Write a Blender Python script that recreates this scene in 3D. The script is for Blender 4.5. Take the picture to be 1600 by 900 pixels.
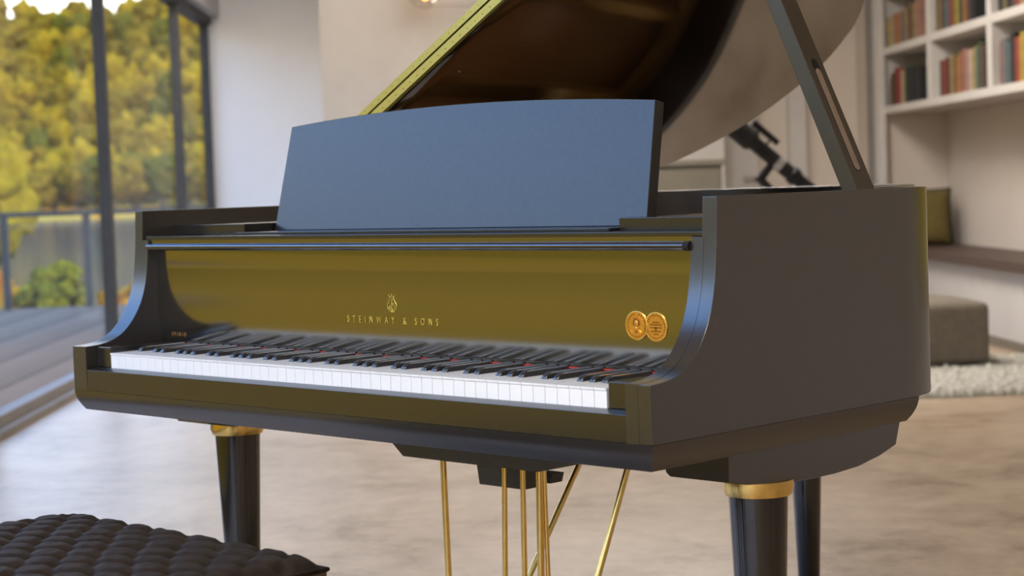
import bpy, bmesh, math, random
from mathutils import Vector, Matrix, noise
random.seed(7)
for o in list(bpy.data.objects): bpy.data.objects.remove(o)
scn = bpy.context.scene
COL = scn.collection
PI = math.pi

# ------------------------------------------------------------------ camera
CAM = Vector((2.30620, -1.83610, 0.99192))
F = Vector((-0.70890091, 0.70320672, -0.05440415)).normalized()
R_ = Vector((0.70515869, 0.70822666, -0.03414988)); R_ = (R_ - F * R_.dot(F)).normalized()
U = R_.cross(F)
cd = bpy.data.cameras.new('camera'); cam = bpy.data.objects.new('camera', cd); COL.objects.link(cam)
cam.matrix_world = Matrix(((R_.x, U.x, -F.x, CAM.x), (R_.y, U.y, -F.y, CAM.y), (R_.z, U.z, -F.z, CAM.z), (0, 0, 0, 1)))
cd.sensor_width = 36; cd.lens = 2898.95 / 1600 * 36; cd.clip_end = 2000
cd.dof.use_dof = True; cd.dof.focus_distance = 2.92; cd.dof.aperture_fstop = 5.8
scn.camera = cam
scn.view_settings.view_transform = 'Standard'; scn.view_settings.look = 'None'
scn.view_settings.gamma = 1; scn.view_settings.use_curve_mapping = False
scn.view_settings.exposure = 0.18

# room frame: L = to the right, D = away from the camera foot, z up
PSI = 0.8239115
DV = Vector((-math.sin(PSI), math.cos(PSI), 0)); LV = Vector((math.cos(PSI), math.sin(PSI), 0))
def rm(l, d, z=0.0): return Vector((CAM.x, CAM.y, 0)) + LV * l + DV * d + Vector((0, 0, z))
ROOM = Matrix(((LV.x, DV.x, 0, CAM.x), (LV.y, DV.y, 0, CAM.y), (0, 0, 1, 0), (0, 0, 0, 1)))

# ------------------------------------------------------------------ sky
w = bpy.data.worlds.new('sky'); scn.world = w; w.use_nodes = True
nt = w.node_tree; nt.nodes.clear()
wo = nt.nodes.new('ShaderNodeOutputWorld'); bg = nt.nodes.new('ShaderNodeBackground')
tc = nt.nodes.new('ShaderNodeTexCoord'); sp = nt.nodes.new('ShaderNodeSeparateXYZ'); cr = nt.nodes.new('ShaderNodeValToRGB')
nt.links.new(tc.outputs['Generated'], sp.inputs[0]); nt.links.new(sp.outputs['Z'], cr.inputs[0])
nt.links.new(cr.outputs[0], bg.inputs[0]); nt.links.new(bg.outputs[0], wo.inputs[0])
e = cr.color_ramp.elements
e[0].position = 0.0; e[0].color = (1.0, 0.95, 0.88, 1)
e[1].position = 1.0; e[1].color = (0.20, 0.36, 0.75, 1)
for p_, c_ in ((0.13, (1.0, 0.97, 0.92, 1)), (0.25, (0.40, 0.60, 0.95, 1)), (0.42, (0.19, 0.40, 0.85, 1))):
    x = e.new(p_); x.color = c_
bg.inputs['Strength'].default_value = 3.4
# ------------------------------------------------------------------ sun (lights the hill; the roof and the right wall shade the room)
sl = bpy.data.lights.new('sun', 'SUN'); so = bpy.data.objects.new('sun', sl); COL.objects.link(so)
sl.energy = 2.3; sl.angle = 0.01; sl.color = (1.0, 0.90, 0.72)
sd = (DV * 0.62 - LV * 0.55 + Vector((0, 0, -0.55))).normalized()
so.rotation_euler = sd.to_track_quat('-Z', 'Y').to_euler()
# ------------------------------------------------------------------ fill lights added at the ceiling for brightness (invented fittings follow further down)
FILL_PANELS = [(-1.1, 0.6, 95), (0.6, 4.6, 26), (1.2, 9.4, 135), (-1.15, 13.2, 38), (0.3, 11.2, 25)]
for l_, d_, en in FILL_PANELS:
    al = bpy.data.lights.new('ceiling_fill_light', 'AREA'); ao = bpy.data.objects.new('ceiling_fill_light', al); COL.objects.link(ao)
    al.shape = 'RECTANGLE'; al.size = 1.15; al.size_y = 1.15; al.energy = en; al.color = (1.0, 0.93, 0.86)
    ao.location = rm(l_, d_, 3.13); ao.rotation_euler = (0, 0, PSI)

# ------------------------------------------------------------------ materials
def mat(name, col, rough=0.5, metal=0.0, ior=1.5, spec=0.5, var=None, vscale=6.0, bump=0.0, bscale=200.0, emit=None, estr=0.0, coat=0.0, vdet=4, stretch=None, ramp=None, dist=0.02):
    m = bpy.data.materials.new(name); m.use_nodes = True
    n = m.node_tree; b = n.nodes['Principled BSDF']
    b.inputs['Base Color'].default_value = (*col, 1); b.inputs['Roughness'].default_value = rough
    b.inputs['Metallic'].default_value = metal; b.inputs['IOR'].default_value = ior
    b.inputs['Specular IOR Level'].default_value = spec; b.inputs['Coat Weight'].default_value = coat
    if emit: b.inputs['Emission Color'].default_value = (*emit, 1); b.inputs['Emission Strength'].default_value = estr
    t = n.nodes.new('ShaderNodeTexCoord')
    src = t.outputs['Object']
    if stretch:
        mp = n.nodes.new('ShaderNodeMapping'); mp.inputs['Scale'].default_value = stretch
        n.links.new(src, mp.inputs[0]); src = mp.outputs[0]
    if var:
        z = n.nodes.new('ShaderNodeTexNoise'); z.inputs['Scale'].default_value = vscale; z.inputs['Detail'].default_value = vdet; z.inputs['Roughness'].default_value = 0.62
        n.links.new(src, z.inputs['Vector'])
        r = n.nodes.new('ShaderNodeValToRGB'); r.color_ramp.elements[0].position = 0.32; r.color_ramp.elements[1].position = 0.68
        r.color_ramp.elements[0].color = (*col, 1); r.color_ramp.elements[1].color = (*var, 1)
        n.links.new(z.outputs['Fac'], r.inputs[0]); n.links.new(r.outputs[0], b.inputs['Base Color'])
    if bump:
        z2 = n.nodes.new('ShaderNodeTexNoise'); z2.inputs['Scale'].default_value = bscale; z2.inputs['Detail'].default_value = 3
        n.links.new(src, z2.inputs['Vector'])
        bp = n.nodes.new('ShaderNodeBump'); bp.inputs['Strength'].default_value = bump; bp.inputs['Distance'].default_value = dist
        n.links.new(z2.outputs['Fac'], bp.inputs['Height']); n.links.new(bp.outputs[0], b.inputs['Normal'])
    return m
EB = dict(ior=2.15)
M = {}
M['satin'] = mat('ebony_satin', (0.010, 0.009, 0.008), 0.22, ior=1.9, var=(0.016, 0.014, 0.012), vscale=90, bump=0.05, bscale=900, dist=0.001)
M['gloss'] = mat('ebony_gloss', (0.006, 0.005, 0.004), 0.10, ior=2.3, var=(0.008, 0.006, 0.005), vscale=50)
M['side'] = mat('ebony_side', (0.012, 0.010, 0.008), 0.28, ior=2.1, var=(0.018, 0.015, 0.012), vscale=90)
M['fall'] = mat('ebony_fallboard', (0.008, 0.007, 0.005), 0.13, ior=3.0, var=(0.010, 0.008, 0.005), vscale=40)
M['desk'] = mat('ebony_desk', (0.010, 0.010, 0.010), 0.30, ior=1.75, var=(0.018, 0.018, 0.018), vscale=120, bump=0.08, bscale=700, dist=0.001)
M['lidin'] = mat('ebony_lid_underside', (0.005, 0.003, 0.002), 0.07, ior=3.9, var=(0.007, 0.004, 0.003), vscale=30)
M['leg'] = mat('ebony_leg', (0.007, 0.006, 0.005), 0.12, ior=1.75, var=(0.010, 0.008, 0.007), vscale=60)
M['matte'] = mat('ebony_matte', (0.03, 0.027, 0.024), 0.5, ior=1.7, var=(0.04, 0.036, 0.03), vscale=60)
M['brass'] = mat('polished_brass', (0.92, 0.66, 0.22), 0.2, metal=1, var=(0.85, 0.60, 0.19), vscale=60)
M['hinge'] = mat('hinge_brass', (0.95, 0.85, 0.30), 0.32, metal=1, var=(0.88, 0.78, 0.26), vscale=150)
M['gilt'] = mat('gilt_lettering', (0.85, 0.62, 0.10), 0.35, metal=0.6, var=(0.9, 0.68, 0.14), vscale=300)
M['gold'] = mat('gold_medal', (0.95, 0.55, 0.12), 0.28, metal=0.85, var=(0.75, 0.36, 0.05), vscale=350)
M['golddk'] = mat('gold_medal_recess', (0.40, 0.17, 0.02), 0.4, metal=0.7, var=(0.30, 0.12, 0.015), vscale=350)
M['copper'] = mat('copper_lettering', (0.75, 0.36, 0.12), 0.4, metal=0.5, var=(0.8, 0.42, 0.15), vscale=300)
M['ivory'] = mat('white_key_plastic', (0.93, 0.93, 0.92), 0.18, ior=1.5, var=(0.95, 0.95, 0.94), vscale=20)
M['sharp'] = mat('black_key', (0.012, 0.012, 0.014), 0.3, ior=2.0, var=(0.016, 0.016, 0.018), vscale=120)
M['steel'] = mat('polished_rail', (0.16, 0.155, 0.165), 0.18, metal=1, var=(0.18, 0.175, 0.185), vscale=40)
M['felt'] = mat('red_felt', (0.30, 0.02, 0.012), 0.9, var=(0.55, 0.05, 0.03), vscale=400)
M['plate'] = mat('bronze_plate', (0.42, 0.24, 0.07), 0.35, metal=0.8, var=(0.5, 0.3, 0.1), vscale=30)
M['spruce'] = mat('spruce_soundboard', (0.26, 0.09, 0.02), 0.4, var=(0.36, 0.14, 0.04), vscale=8, stretch=(12, 1, 1))
M['wire'] = mat('steel_string', (0.6, 0.5, 0.35), 0.3, metal=1, var=(0.65, 0.55, 0.4), vscale=20)
M['pink'] = mat('walnut_inlay', (0.26, 0.19, 0.15), 0.4, var=(0.30, 0.22, 0.175), vscale=80, stretch=(1, 1, 8))
M['hole'] = mat('dark_slot', (0.004, 0.004, 0.004), 0.8, var=(0.006, 0.006, 0.006), vscale=50)
M['leather'] = mat('brown_leather', (0.015, 0.009, 0.006), 0.65, ior=1.4, spec=0.15, var=(0.024, 0.017, 0.012), vscale=25, bump=0.25, bscale=500, dist=0.002)
M['leather2'] = mat('brown_fabric_side', (0.075, 0.045, 0.028), 0.7, var=(0.11, 0.068, 0.042), vscale=160, bump=0.3, bscale=600, dist=0.002)
M['wall'] = mat('white_plaster', (0.84, 0.81, 0.79), 0.85, var=(0.87, 0.85, 0.82), vscale=2)
M['taupe'] = mat('taupe_plaster', (0.56, 0.49, 0.425), 0.85, var=(0.60, 0.53, 0.46), vscale=1.5)
M['conc'] = mat('concrete_wall', (0.44, 0.41, 0.375), 0.8, var=(0.50, 0.465, 0.43), vscale=2.2, vdet=6)
M['white'] = mat('white_joinery', (0.47, 0.44, 0.41), 0.7, var=(0.51, 0.48, 0.45), vscale=3)
M['frame'] = mat('window_frame_grey', (0.055, 0.052, 0.048), 0.6, spec=0.2, var=(0.07, 0.066, 0.06), vscale=8)
M['bluegrey'] = mat('blue_grey_metal', (0.17, 0.155, 0.145), 0.6, var=(0.20, 0.185, 0.17), vscale=6)
M['olive'] = mat('grey_olive_lacquer', (0.095, 0.083, 0.062), 0.6, var=(0.115, 0.10, 0.075), vscale=3)
M['darkwood'] = mat('dark_wood_seat', (0.055, 0.035, 0.026), 0.5, var=(0.085, 0.055, 0.042), vscale=4, stretch=(1, 8, 8))
M['mustard'] = mat('mustard_fabric', (0.11, 0.08, 0.018), 0.9, var=(0.14, 0.105, 0.025), vscale=40, bump=0.3, bscale=200)
M['reflection_cloth'] = mat('mustard_reflection_cloth', (0.62, 0.50, 0.06), 0.9, var=(0.68, 0.56, 0.09), vscale=20)  # cloth added only to be mirrored in the piano's curved side
M['charcoal'] = mat('charcoal_fabric', (0.05, 0.045, 0.045), 0.9, var=(0.065, 0.06, 0.06), vscale=40, bump=0.3, bscale=200)
M['pouf'] = mat('brown_grey_wool', (0.15, 0.125, 0.09), 0.95, var=(0.19, 0.16, 0.12), vscale=30, bump=0.4, bscale=180)
M['rug'] = mat('cream_shag', (0.32, 0.30, 0.25), 0.95, var=(0.46, 0.44, 0.38), vscale=30)
M['black'] = mat('black_metal', (0.006, 0.006, 0.007), 0.5, spec=0.2, var=(0.018, 0.018, 0.02), vscale=20)
M['grey'] = mat('grey_metal', (0.35, 0.35, 0.37), 0.35, metal=0.6, var=(0.4, 0.4, 0.42), vscale=20)
M['deckside'] = M['frame']
M['bulb'] = mat('warm_bulb', (1, 0.6, 0.2), 0.5, emit=(1.0, 0.50, 0.10), estr=6, var=(1, 0.65, 0.25), vscale=5)
M['panel'] = mat('fill_diffuser', (0.9, 0.88, 0.84), 0.5, emit=(1.0, 0.9, 0.8), estr=1.5, var=(0.92, 0.9, 0.86), vscale=5)  # glow for the added ceiling fill panels
M['soil'] = mat('meadow', (0.56, 0.235, 0.015), 0.95, spec=0.0, var=(0.38, 0.20, 0.018), vscale=0.8, vdet=6)
M['shore'] = mat('golden_shore', (0.62, 0.30, 0.03), 0.95, spec=0.0, var=(0.55, 0.40, 0.08), vscale=0.15, vdet=5)
M['bark'] = mat('bark', (0.09, 0.06, 0.04), 0.9, var=(0.13, 0.09, 0.06), vscale=5, stretch=(6, 6, 1))
def leafmat(n, a, b, c, sc):
    m = mat(n, a, 0.95, spec=0.0, var=b, vscale=sc, bump=0.6, bscale=sc * 3, dist=0.3)
    r = [x for x in m.node_tree.nodes if x.type == 'VALTORGB'][0].color_ramp
    x = r.elements.new(0.5); x.color = (*c, 1)
    return m
M['leafA'] = leafmat('leaves_olive', (0.075, 0.052, 0.006), (0.30, 0.19, 0.014), (0.18, 0.12, 0.009), 0.5)
M['leafB'] = leafmat('leaves_gold', (0.15, 0.09, 0.007), (0.42, 0.265, 0.014), (0.30, 0.195, 0.01), 0.5)
M['leafC'] = leafmat('leaves_green', (0.05, 0.05, 0.008), (0.16, 0.13, 0.01), (0.10, 0.09, 0.01), 0.5)
M['leafD'] = leafmat('bush_leaves_green', (0.06, 0.07, 0.008), (0.42, 0.36, 0.02), (0.20, 0.19, 0.012), 7)
M['leafE'] = leafmat('bush_leaves_orange', (0.50, 0.14, 0.01), (0.62, 0.36, 0.02), (0.60, 0.27, 0.015), 7)
M['leafF'] = leafmat('near_leaves', (0.18, 0.125, 0.007), (0.40, 0.275, 0.013), (0.29, 0.21, 0.01), 1.2)
# floor: worn pale stone with a soft sheen
def floor_mat():
    m = bpy.data.materials.new('polished_stone_floor'); m.use_nodes = True; n = m.node_tree; b = n.nodes['Principled BSDF']
    t = n.nodes.new('ShaderNodeTexCoord'); mp = n.nodes.new('ShaderNodeMapping'); mp.inputs['Scale'].default_value = (1, 1, 1)
    n.links.new(t.outputs['Object'], mp.inputs[0])
    a = n.nodes.new('ShaderNodeTexNoise'); a.inputs['Scale'].default_value = 1.6; a.inputs['Detail'].default_value = 8; a.inputs['Roughness'].default_value = 0.7; a.inputs['Distortion'].default_value = 0.6
    c = n.nodes.new('ShaderNodeTexNoise'); c.inputs['Scale'].default_value = 11; c.inputs['Detail'].default_value = 6; c.inputs['Roughness'].default_value = 0.75
    n.links.new(mp.outputs[0], a.inputs['Vector']); n.links.new(mp.outputs[0], c.inputs['Vector'])
    mx = n.nodes.new('ShaderNodeMath'); mx.operation = 'MULTIPLY_ADD'; mx.inputs[1].default_value = 0.6
    m2 = n.nodes.new('ShaderNodeMath'); m2.operation = 'MULTIPLY'; m2.inputs[1].default_value = 0.4
    n.links.new(c.outputs['Fac'], m2.inputs[0]); n.links.new(a.outputs['Fac'], mx.inputs[0]); n.links.new(m2.outputs[0], mx.inputs[2])
    r = n.nodes.new('ShaderNodeValToRGB'); r.color_ramp.elements[0].position = 0.36; r.color_ramp.elements[1].position = 0.60
    r.color_ramp.elements[0].color = (0.17, 0.105, 0.055, 1); r.color_ramp.elements[1].color = (0.45, 0.34, 0.235, 1)
    x = r.color_ramp.elements.new(0.47); x.color = (0.33, 0.24, 0.155, 1)
    n.links.new(mx.outputs[0], r.inputs[0]); n.links.new(r.outputs[0], b.inputs['Base Color'])
    b.inputs['Roughness'].default_value = 0.32; b.inputs['IOR'].default_value = 1.6
    bp = n.nodes.new('ShaderNodeBump'); bp.inputs['Strength'].default_value = 0.15; bp.inputs['Distance'].default_value = 0.02
    n.links.new(c.outputs['Fac'], bp.inputs['Height']); n.links.new(bp.outputs[0], b.inputs['Normal'])
    return m
M['floor'] = floor_mat()
def deck_mat():
    m = bpy.data.materials.new('weathered_decking'); m.use_nodes = True; n = m.node_tree; b = n.nodes['Principled BSDF']
    t = n.nodes.new('ShaderNodeTexCoord'); s = n.nodes.new('ShaderNodeSeparateXYZ'); n.links.new(t.outputs['Object'], s.inputs[0])
    d = n.nodes.new('ShaderNodeMath'); d.operation = 'DIVIDE'; d.inputs[1].default_value = 0.42; n.links.new(s.outputs['X'], d.inputs[0])
    fr = n.nodes.new('ShaderNodeMath'); fr.operation = 'FRACT'; n.links.new(d.outputs[0], fr.inputs[0])
    r = n.nodes.new('ShaderNodeValToRGB'); r.color_ramp.elements[0].position = 0.0; r.color_ramp.elements[0].color = (0.075, 0.048, 0.03, 1)
    r.color_ramp.elements[1].position = 0.16; r.color_ramp.elements[1].color = (0.25, 0.165, 0.105, 1)
    x = r.color_ramp.elements.new(0.9); x.color = (0.19, 0.125, 0.08, 1)
    n.links.new(fr.outputs[0], r.inputs[0]); n.links.new(r.outputs[0], b.inputs['Base Color']); b.inputs['Roughness'].default_value = 0.85; b.inputs['Specular IOR Level'].default_value = 0.1
    return m
M['deck'] = deck_mat()
def water_mat():
    m = mat('lake_water', (0.035, 0.07, 0.13), 0.08, ior=1.33, var=(0.05, 0.09, 0.15), vscale=0.05, bump=0.5, bscale=0.6, dist=0.03)
    return m
M['water'] = water_mat()
def glass_mat(name, k=1.0, tint=(1, 1, 1)):
    m = bpy.data.materials.new(name); m.use_nodes = True; n = m.node_tree; n.nodes.clear()
    o = n.nodes.new('ShaderNodeOutputMaterial'); tr = n.nodes.new('ShaderNodeBsdfTransparent'); gl = n.nodes.new('ShaderNodeBsdfGlossy')
    tr.inputs[0].default_value = (*tint, 1); gl.inputs['Roughness'].default_value = 0.02
    fz = n.nodes.new('ShaderNodeFresnel'); fz.inputs[0].default_value = 1.45
    mu = n.nodes.new('ShaderNodeMath'); mu.operation = 'MULTIPLY'; mu.inputs[1].default_value = k; n.links.new(fz.outputs[0], mu.inputs[0])
    mx = n.nodes.new('ShaderNodeMixShader'); n.links.new(mu.outputs[0], mx.inputs[0]); n.links.new(tr.outputs[0], mx.inputs[1]); n.links.new(gl.outputs[0], mx.inputs[2])
    n.links.new(mx.outputs[0], o.inputs[0]); return m
M['glass'] = glass_mat('clear_glass', 0.12)
M['globe'] = glass_mat('lamp_glass', 0.35, (0.93, 0.90, 0.86))
M['railglass'] = glass_mat('rail_glass', 0.4, (0.90, 0.92, 0.93))

# ------------------------------------------------------------------ helpers
def tag(o, label=None, cat=None, group=None, kind=None):
    if label: o['label'] = label
    if cat: o['category'] = cat
    if group: o['group'] = group
    if kind: o['kind'] = kind
    return o
def shade(bm, ang=35):
    a = math.radians(ang)
    for f in bm.faces: f.smooth = True
    for ed in bm.edges:
        ed.smooth = not (len(ed.link_faces) == 2 and ed.calc_face_angle(0) > a)
def obj(name, bm, m, parent=None, mats=None, ang=35, flip=False):
    bmesh.ops.recalc_face_normals(bm, faces=bm.faces[:])
    shade(bm, ang)
    me = bpy.data.meshes.new(name); bm.to_mesh(me); bm.free()
    o = bpy.data.objects.new(name, me); COL.objects.link(o)
    for q in (mats or [m]): me.materials.append(q if not isinstance(q, str) else M[q])
    if parent: o.parent = parent
    if ang <= 35 and len(me.polygons) > 6:
        wn_ = o.modifiers.new('weighted_normal', 'WEIGHTED_NORMAL'); wn_.keep_sharp = True
    return o
def S(m): return M[m]
def thing(name, label, cat, loc=(0, 0, 0), rz=0, group=None):
    o = bpy.data.objects.new(name, None); COL.objects.link(o); o.empty_display_size = 0.1
    o.location = loc; o.rotation_euler = (0, 0, rz); tag(o, label, cat, group); return o
def B(): return bmesh.new()
def box(bm, x0, x1, y0, y1, z0, z1, mt=None, bev=0.0, seg=2, mi=0):
    vs = [bm.verts.new((x, y, z)) for x in (x0, x1) for y in (y0, y1) for z in (z0, z1)]
    idx = [(0, 1, 3, 2), (4, 6, 7, 5), (0, 4, 5, 1), (2, 3, 7, 6), (0, 2, 6, 4), (1, 5, 7, 3)]
    fs = [bm.faces.new([vs[i] for i in q]) for q in idx]
    for f in fs: f.material_index = mi
    if bev:
        es = list({ed for f in fs for ed in f.edges})
        r = bmesh.ops.bevel(bm, geom=es, offset=bev, segments=seg, affect='EDGES', profile=0.5)
        for f in r['faces']: f.material_index = mi
        vs = list({v for v in vs if v.is_valid} | set(r['verts']))
    if mt is not None: bmesh.ops.transform(bm, matrix=mt, verts=[v for v in vs if v.is_valid])
    return bm
def ring_loft(bm, rings, cap=True, closed=True, mi=0):
    V = [[bm.verts.new(p) for p in r] for r in rings]
    n = len(V[0])
    for a, b in zip(V[:-1], V[1:]):
        for i in range(n if closed else n - 1):
            f = bm.faces.new((a[i], a[(i + 1) % n], b[(i + 1) % n], b[i])); f.material_index = mi
    if cap:
        f = bm.faces.new(V[0][::-1]); f.material_index = mi
        f = bm.faces.new(V[-1]); f.material_index = mi
    return V
def lathe(bm, prof, c=(0, 0, 0), n=32, mi=0):
    return ring_loft(bm, [[(c[0] + r * math.cos(2 * PI * i / n), c[1] + r * math.sin(2 * PI * i / n), c[2] + z) for i in range(n)] for r, z in prof], mi=mi)
def tube(bm, pts, r, n=12, cap=True, mi=0):
    pts = [Vector(p) for p in pts]; rings = []
    rr = r if isinstance(r, (list, tuple)) else [r] * len(pts)
    up = None
    for i, p in enumerate(pts):
        t = (pts[min(i + 1, len(pts) - 1)] - pts[max(i - 1, 0)]).normalized()
        if up is None:
            up = Vector((0, 0, 1)) if abs(t.z) < 0.9 else Vector((1, 0, 0))
        a = t.cross(up).normalized(); b = a.cross(t).normalized(); up = b
        rings.append([p + (a * math.cos(2 * PI * k / n) + b * math.sin(2 * PI * k / n)) * rr[i] for k in range(n)])
    return ring_loft(bm, rings, cap, mi=mi)
def prism(bm, poly, axis, a, b, mi=0):
    """poly = list of 2D points; axis 'x' -> (y,z), 'y' -> (x,z), 'z' -> (x,y)"""
    def P(p, t): return {'x': (t, p[0], p[1]), 'y': (p[0], t, p[1]), 'z': (p[0], p[1], t)}[axis]
    return ring_loft(bm, [[P(p, a) for p in poly], [P(p, b) for p in poly]], mi=mi)
def bevel_sharp(bm, off, ang=40, seg=2):
    bmesh.ops.recalc_face_normals(bm, faces=bm.faces[:])
    es = [ed for ed in bm.edges if len(ed.link_faces) == 2 and ed.calc_face_angle(0) > math.radians(ang)]
    bmesh.ops.bevel(bm, geom=es, offset=off, segments=seg, affect='EDGES', profile=0.5, clamp_overlap=True)
def catmull(pts, k=8):
    out = []
    P = [Vector(p) for p in pts]
    for i in range(len(P) - 1):
        p0 = P[max(i - 1, 0)]; p1 = P[i]; p2 = P[i + 1]; p3 = P[min(i + 2, len(P) - 1)]
        for j in range(k):
            t = j / k
            out.append(0.5 * ((2 * p1) + (-p0 + p2) * t + (2 * p0 - 5 * p1 + 4 * p2 - p3) * t * t + (-p0 + 3 * p1 - 3 * p2 + p3) * t ** 3))
    out.append(P[-1]); return out
def copy_tree(o, parent=None):
    c = o.copy(); COL.objects.link(c)
    if parent: c.parent = parent
    for ch in list(o.children): copy_tree(ch, c)
    return c
def struct(name, bm, m, room=True, parent=None, ang=35):
    o = obj(name, bm, m if not isinstance(m, str) else M[m], parent, ang=ang)
    if not parent:
        o['kind'] = 'structure'
        if room: o.matrix_world = ROOM
    return o

# ================================================================== THE ROOM
WL, WR, WB, WF, CH = -1.97, 3.50, -2.6, 15.8, 3.2
b = B(); box(b, WL - 0.12, WR + 0.2, WB - 0.2, WF + 0.2, -0.2, 0.0); struct('floor', b, 'floor')
b = B(); box(b, WL - 0.12, WR + 0.2, WB - 0.2, WF + 0.2, CH, CH + 0.25); struct('ceiling', b, 'wall')
b = B(); box(b, WR, WR + 0.2, WB - 0.2, WF + 0.2, 0, CH); struct('wall_right', b, 'taupe')
b = B(); box(b, WL - 0.12, WR, WB - 0.2, WB, 0, CH); struct('wall_front', b, 'wall')
b = B(); box(b, WL - 0.03, -0.70, WF, WF + 0.2, 0, CH); struct('wall_back', b, 'wall')
# concrete chimney breast that stands forward of the back wall
b = B(); box(b, -0.83, 1.98, 13.05, WF + 0.2, 0, CH); struct('wall_chimney', b, 'conc')
b = B(); box(b, 1.98, WR, 13.6, WF + 0.2, 0, CH); struct('wall_alcove', b, 'taupe')
# header beam above the glass wall
b = B(); box(b, WL - 0.12, WL + 0.13, WB, WF, 2.50, CH); struct('trim_1', b, 'white')
# white pier strips beside the alcove
b = B(); box(b, 2.53, 2.66, 13.52, 13.6, 0, CH); struct('trim_2', b, 'white')
b = B(); box(b, 2.98, 3.05, 12.84, 12.96, 0, CH); struct('trim_3', b, 'bluegrey')
b = B(); box(b, 3.05, WR, 12.80, 13.6, 0, CH); struct('wall_pier', b, 'taupe')
# white door in the alcove
dr = thing('door_1', 'white flush interior door behind the telescope', 'door'); dr.matrix_world = ROOM; dr['kind'] = 'structure'
b = B(); box(b, 1.99, 2.30, 13.50, 13.60, 0, 2.5, bev=0.004); obj('panel', b, M['white'], dr)
b = B(); tube(b, [(2.26, 13.49, 1.0), (2.26, 13.44, 1.0), (2.17, 13.44, 1.0)], 0.01); obj('door_handle', b, M['grey'], dr)
# glass wall: posts, tracks, panes
posts = [-1.0, 1.95, 4.87, 7.90, 10.90, 14.0, 15.74]
prev = WB
for i, d in enumerate(posts):
    wn = thing('window_%d' % (i + 1), 'tall fixed pane of the glass wall in a dark grey frame', 'window'); wn.matrix_world = ROOM; wn['kind'] = 'structure'
    b = B(); box(b, WL - 0.035, WL + 0.035, d - 0.035, d + 0.035, 0.0, 2.5, bev=0.004); obj('frame', b, M['frame'], wn)
    b = B(); box(b, WL - 0.012, WL + 0.0, prev + 0.03, d - 0.03, 0.05, 2.48); obj('glass', b, M['glass'], wn)
    prev = d
b = B(); box(b, WL - 0.08, WL + 0.07, WB, WF, 0.0, 0.035, bev=0.004); box(b, WL - 0.05, WL + 0.03, WB, WF, 0.035, 0.085, bev=0.006); struct('trim_4', b, 'bluegrey')
b = B(); box(b, WL - 0.07, WL + 0.06, WB, WF, 2.44, 2.50); struct('trim_5', b, 'frame')
# glowing bodies for the added fill lights at the ceiling
for i, (l_, d_, en) in enumerate(FILL_PANELS):
    t = thing('added_fill_panel', ['added square fill panel above the piano bench', 'square recessed ceiling light above the piano', 'added square fill panel above the shag rug', 'added square fill panel in the corner by the glass wall', 'added square fill panel before the concrete wall'][i], 'ceiling light', rm(l_, d_, CH), PSI)
    b = B(); box(b, -0.6, 0.6, -0.6, 0.6, -0.03, 0.0); obj('diffuser', b, M['panel'], t)
    b = B()
    for s in (-1, 1):
        box(b, s * 0.61 - 0.012, s * 0.61 + 0.012, -0.62, 0.62, -0.045, 0); box(b, -0.6, 0.6, s * 0.61 - 0.012, s * 0.61 + 0.012, -0.045, 0)
    obj('frame', b, M['white'], t)

# ================================================================== OUTSIDE
b = B(); box(b, -14, WL - 0.13, 6.2, 18.25, -0.22, -0.03); struct('deck', b, 'deck')
# meadow that falls gently to the lake, and the far shore
def terrain(name, l0, l1, d0, d1, nl, nd, fz, m):
    b = B(); g = [[b.verts.new((l0 + (l1 - l0) * i / nl, d0 + (d1 - d0) * j / nd, fz(l0 + (l1 - l0) * i / nl, d0 + (d1 - d0) * j / nd))) for j in range(nd + 1)] for i in range(nl + 1)]
    for i in range(nl):
        for j in range(nd): b.faces.new((g[i][j], g[i + 1][j], g[i + 1][j + 1], g[i][j + 1]))
    o = struct(name, b, m, ang=80); return o
def mz(l, d):
    return -0.28 - max(0, d - 19) * 0.11 + 0.10 * noise.noise(Vector((l * 0.3, d * 0.3, 0)))
terrain('meadow', -260, -2.1, -60, 30, 90, 60, mz, 'soil')
b = B(); box(b, -500, 260, 27, 262, -1.6, -1.2); struct('lake', b, 'water')
def hz(l, d):
    a = max(0.0, min(1.0, (d - 262) / 120.0))
    return -1.6 + max(0, min(1, (d - 236) / 6)) * 1.0 + 36.5 * a ** 1.1 + 2.0 * noise.noise(Vector((l * 0.02, d * 0.02, 3))) * a
terrain('hillside', -420, 260, 234, 470, 110, 60, hz, 'shore')
# --- tree kinds
def blob_mesh(bm, c, r, sub, amp, fr, seed, sq=1.0, mi=0):
    res = bmesh.ops.create_icosphere(bm, subdivisions=sub, radius=1.0)
    for v in res['verts']:
        n = v.co.normalized()
        d = 1 + amp * noise.fractal(n * fr + Vector((seed, seed * 2, 0)), 0.8, 2.2, 4)
        v.co = Vector(c) + Vector((n.x * r * d, n.y * r * d, n.z * r * sq * d))
    for f in bm.faces: f.material_index = mi
def tree_kind(name, leaf, seed, h, r):
    t = bpy.data.objects.new(name, None); COL.objects.link(t)
    b = B(); rnd = random.Random(seed)
    blob_mesh(b, (0, 0, h * 0.62), r * 0.8, 3, 0.5, 2.2, seed, h * 0.38 / (r * 0.8))
    for k in range(9):
        a = rnd.uniform(0, 2 * PI); q = rnd.uniform(0.35, 0.75) * r
        blob_mesh(b, (q * math.cos(a), q * math.sin(a), h * rnd.uniform(0.35, 0.85)), r * rnd.uniform(0.30, 0.48), 2, 0.5, 2.5, seed + k, 0.9)
    obj('crown', b, M[leaf], t, ang=60)
    b = B(); tube(b, [(0, 0, -1.0), (0.05, 0.1, h * 0.25), (0, 0, h * 0.5)], [r * 0.09, r * 0.07, r * 0.04], 8); obj('trunk', b, M['bark'], t)
    return t
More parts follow.
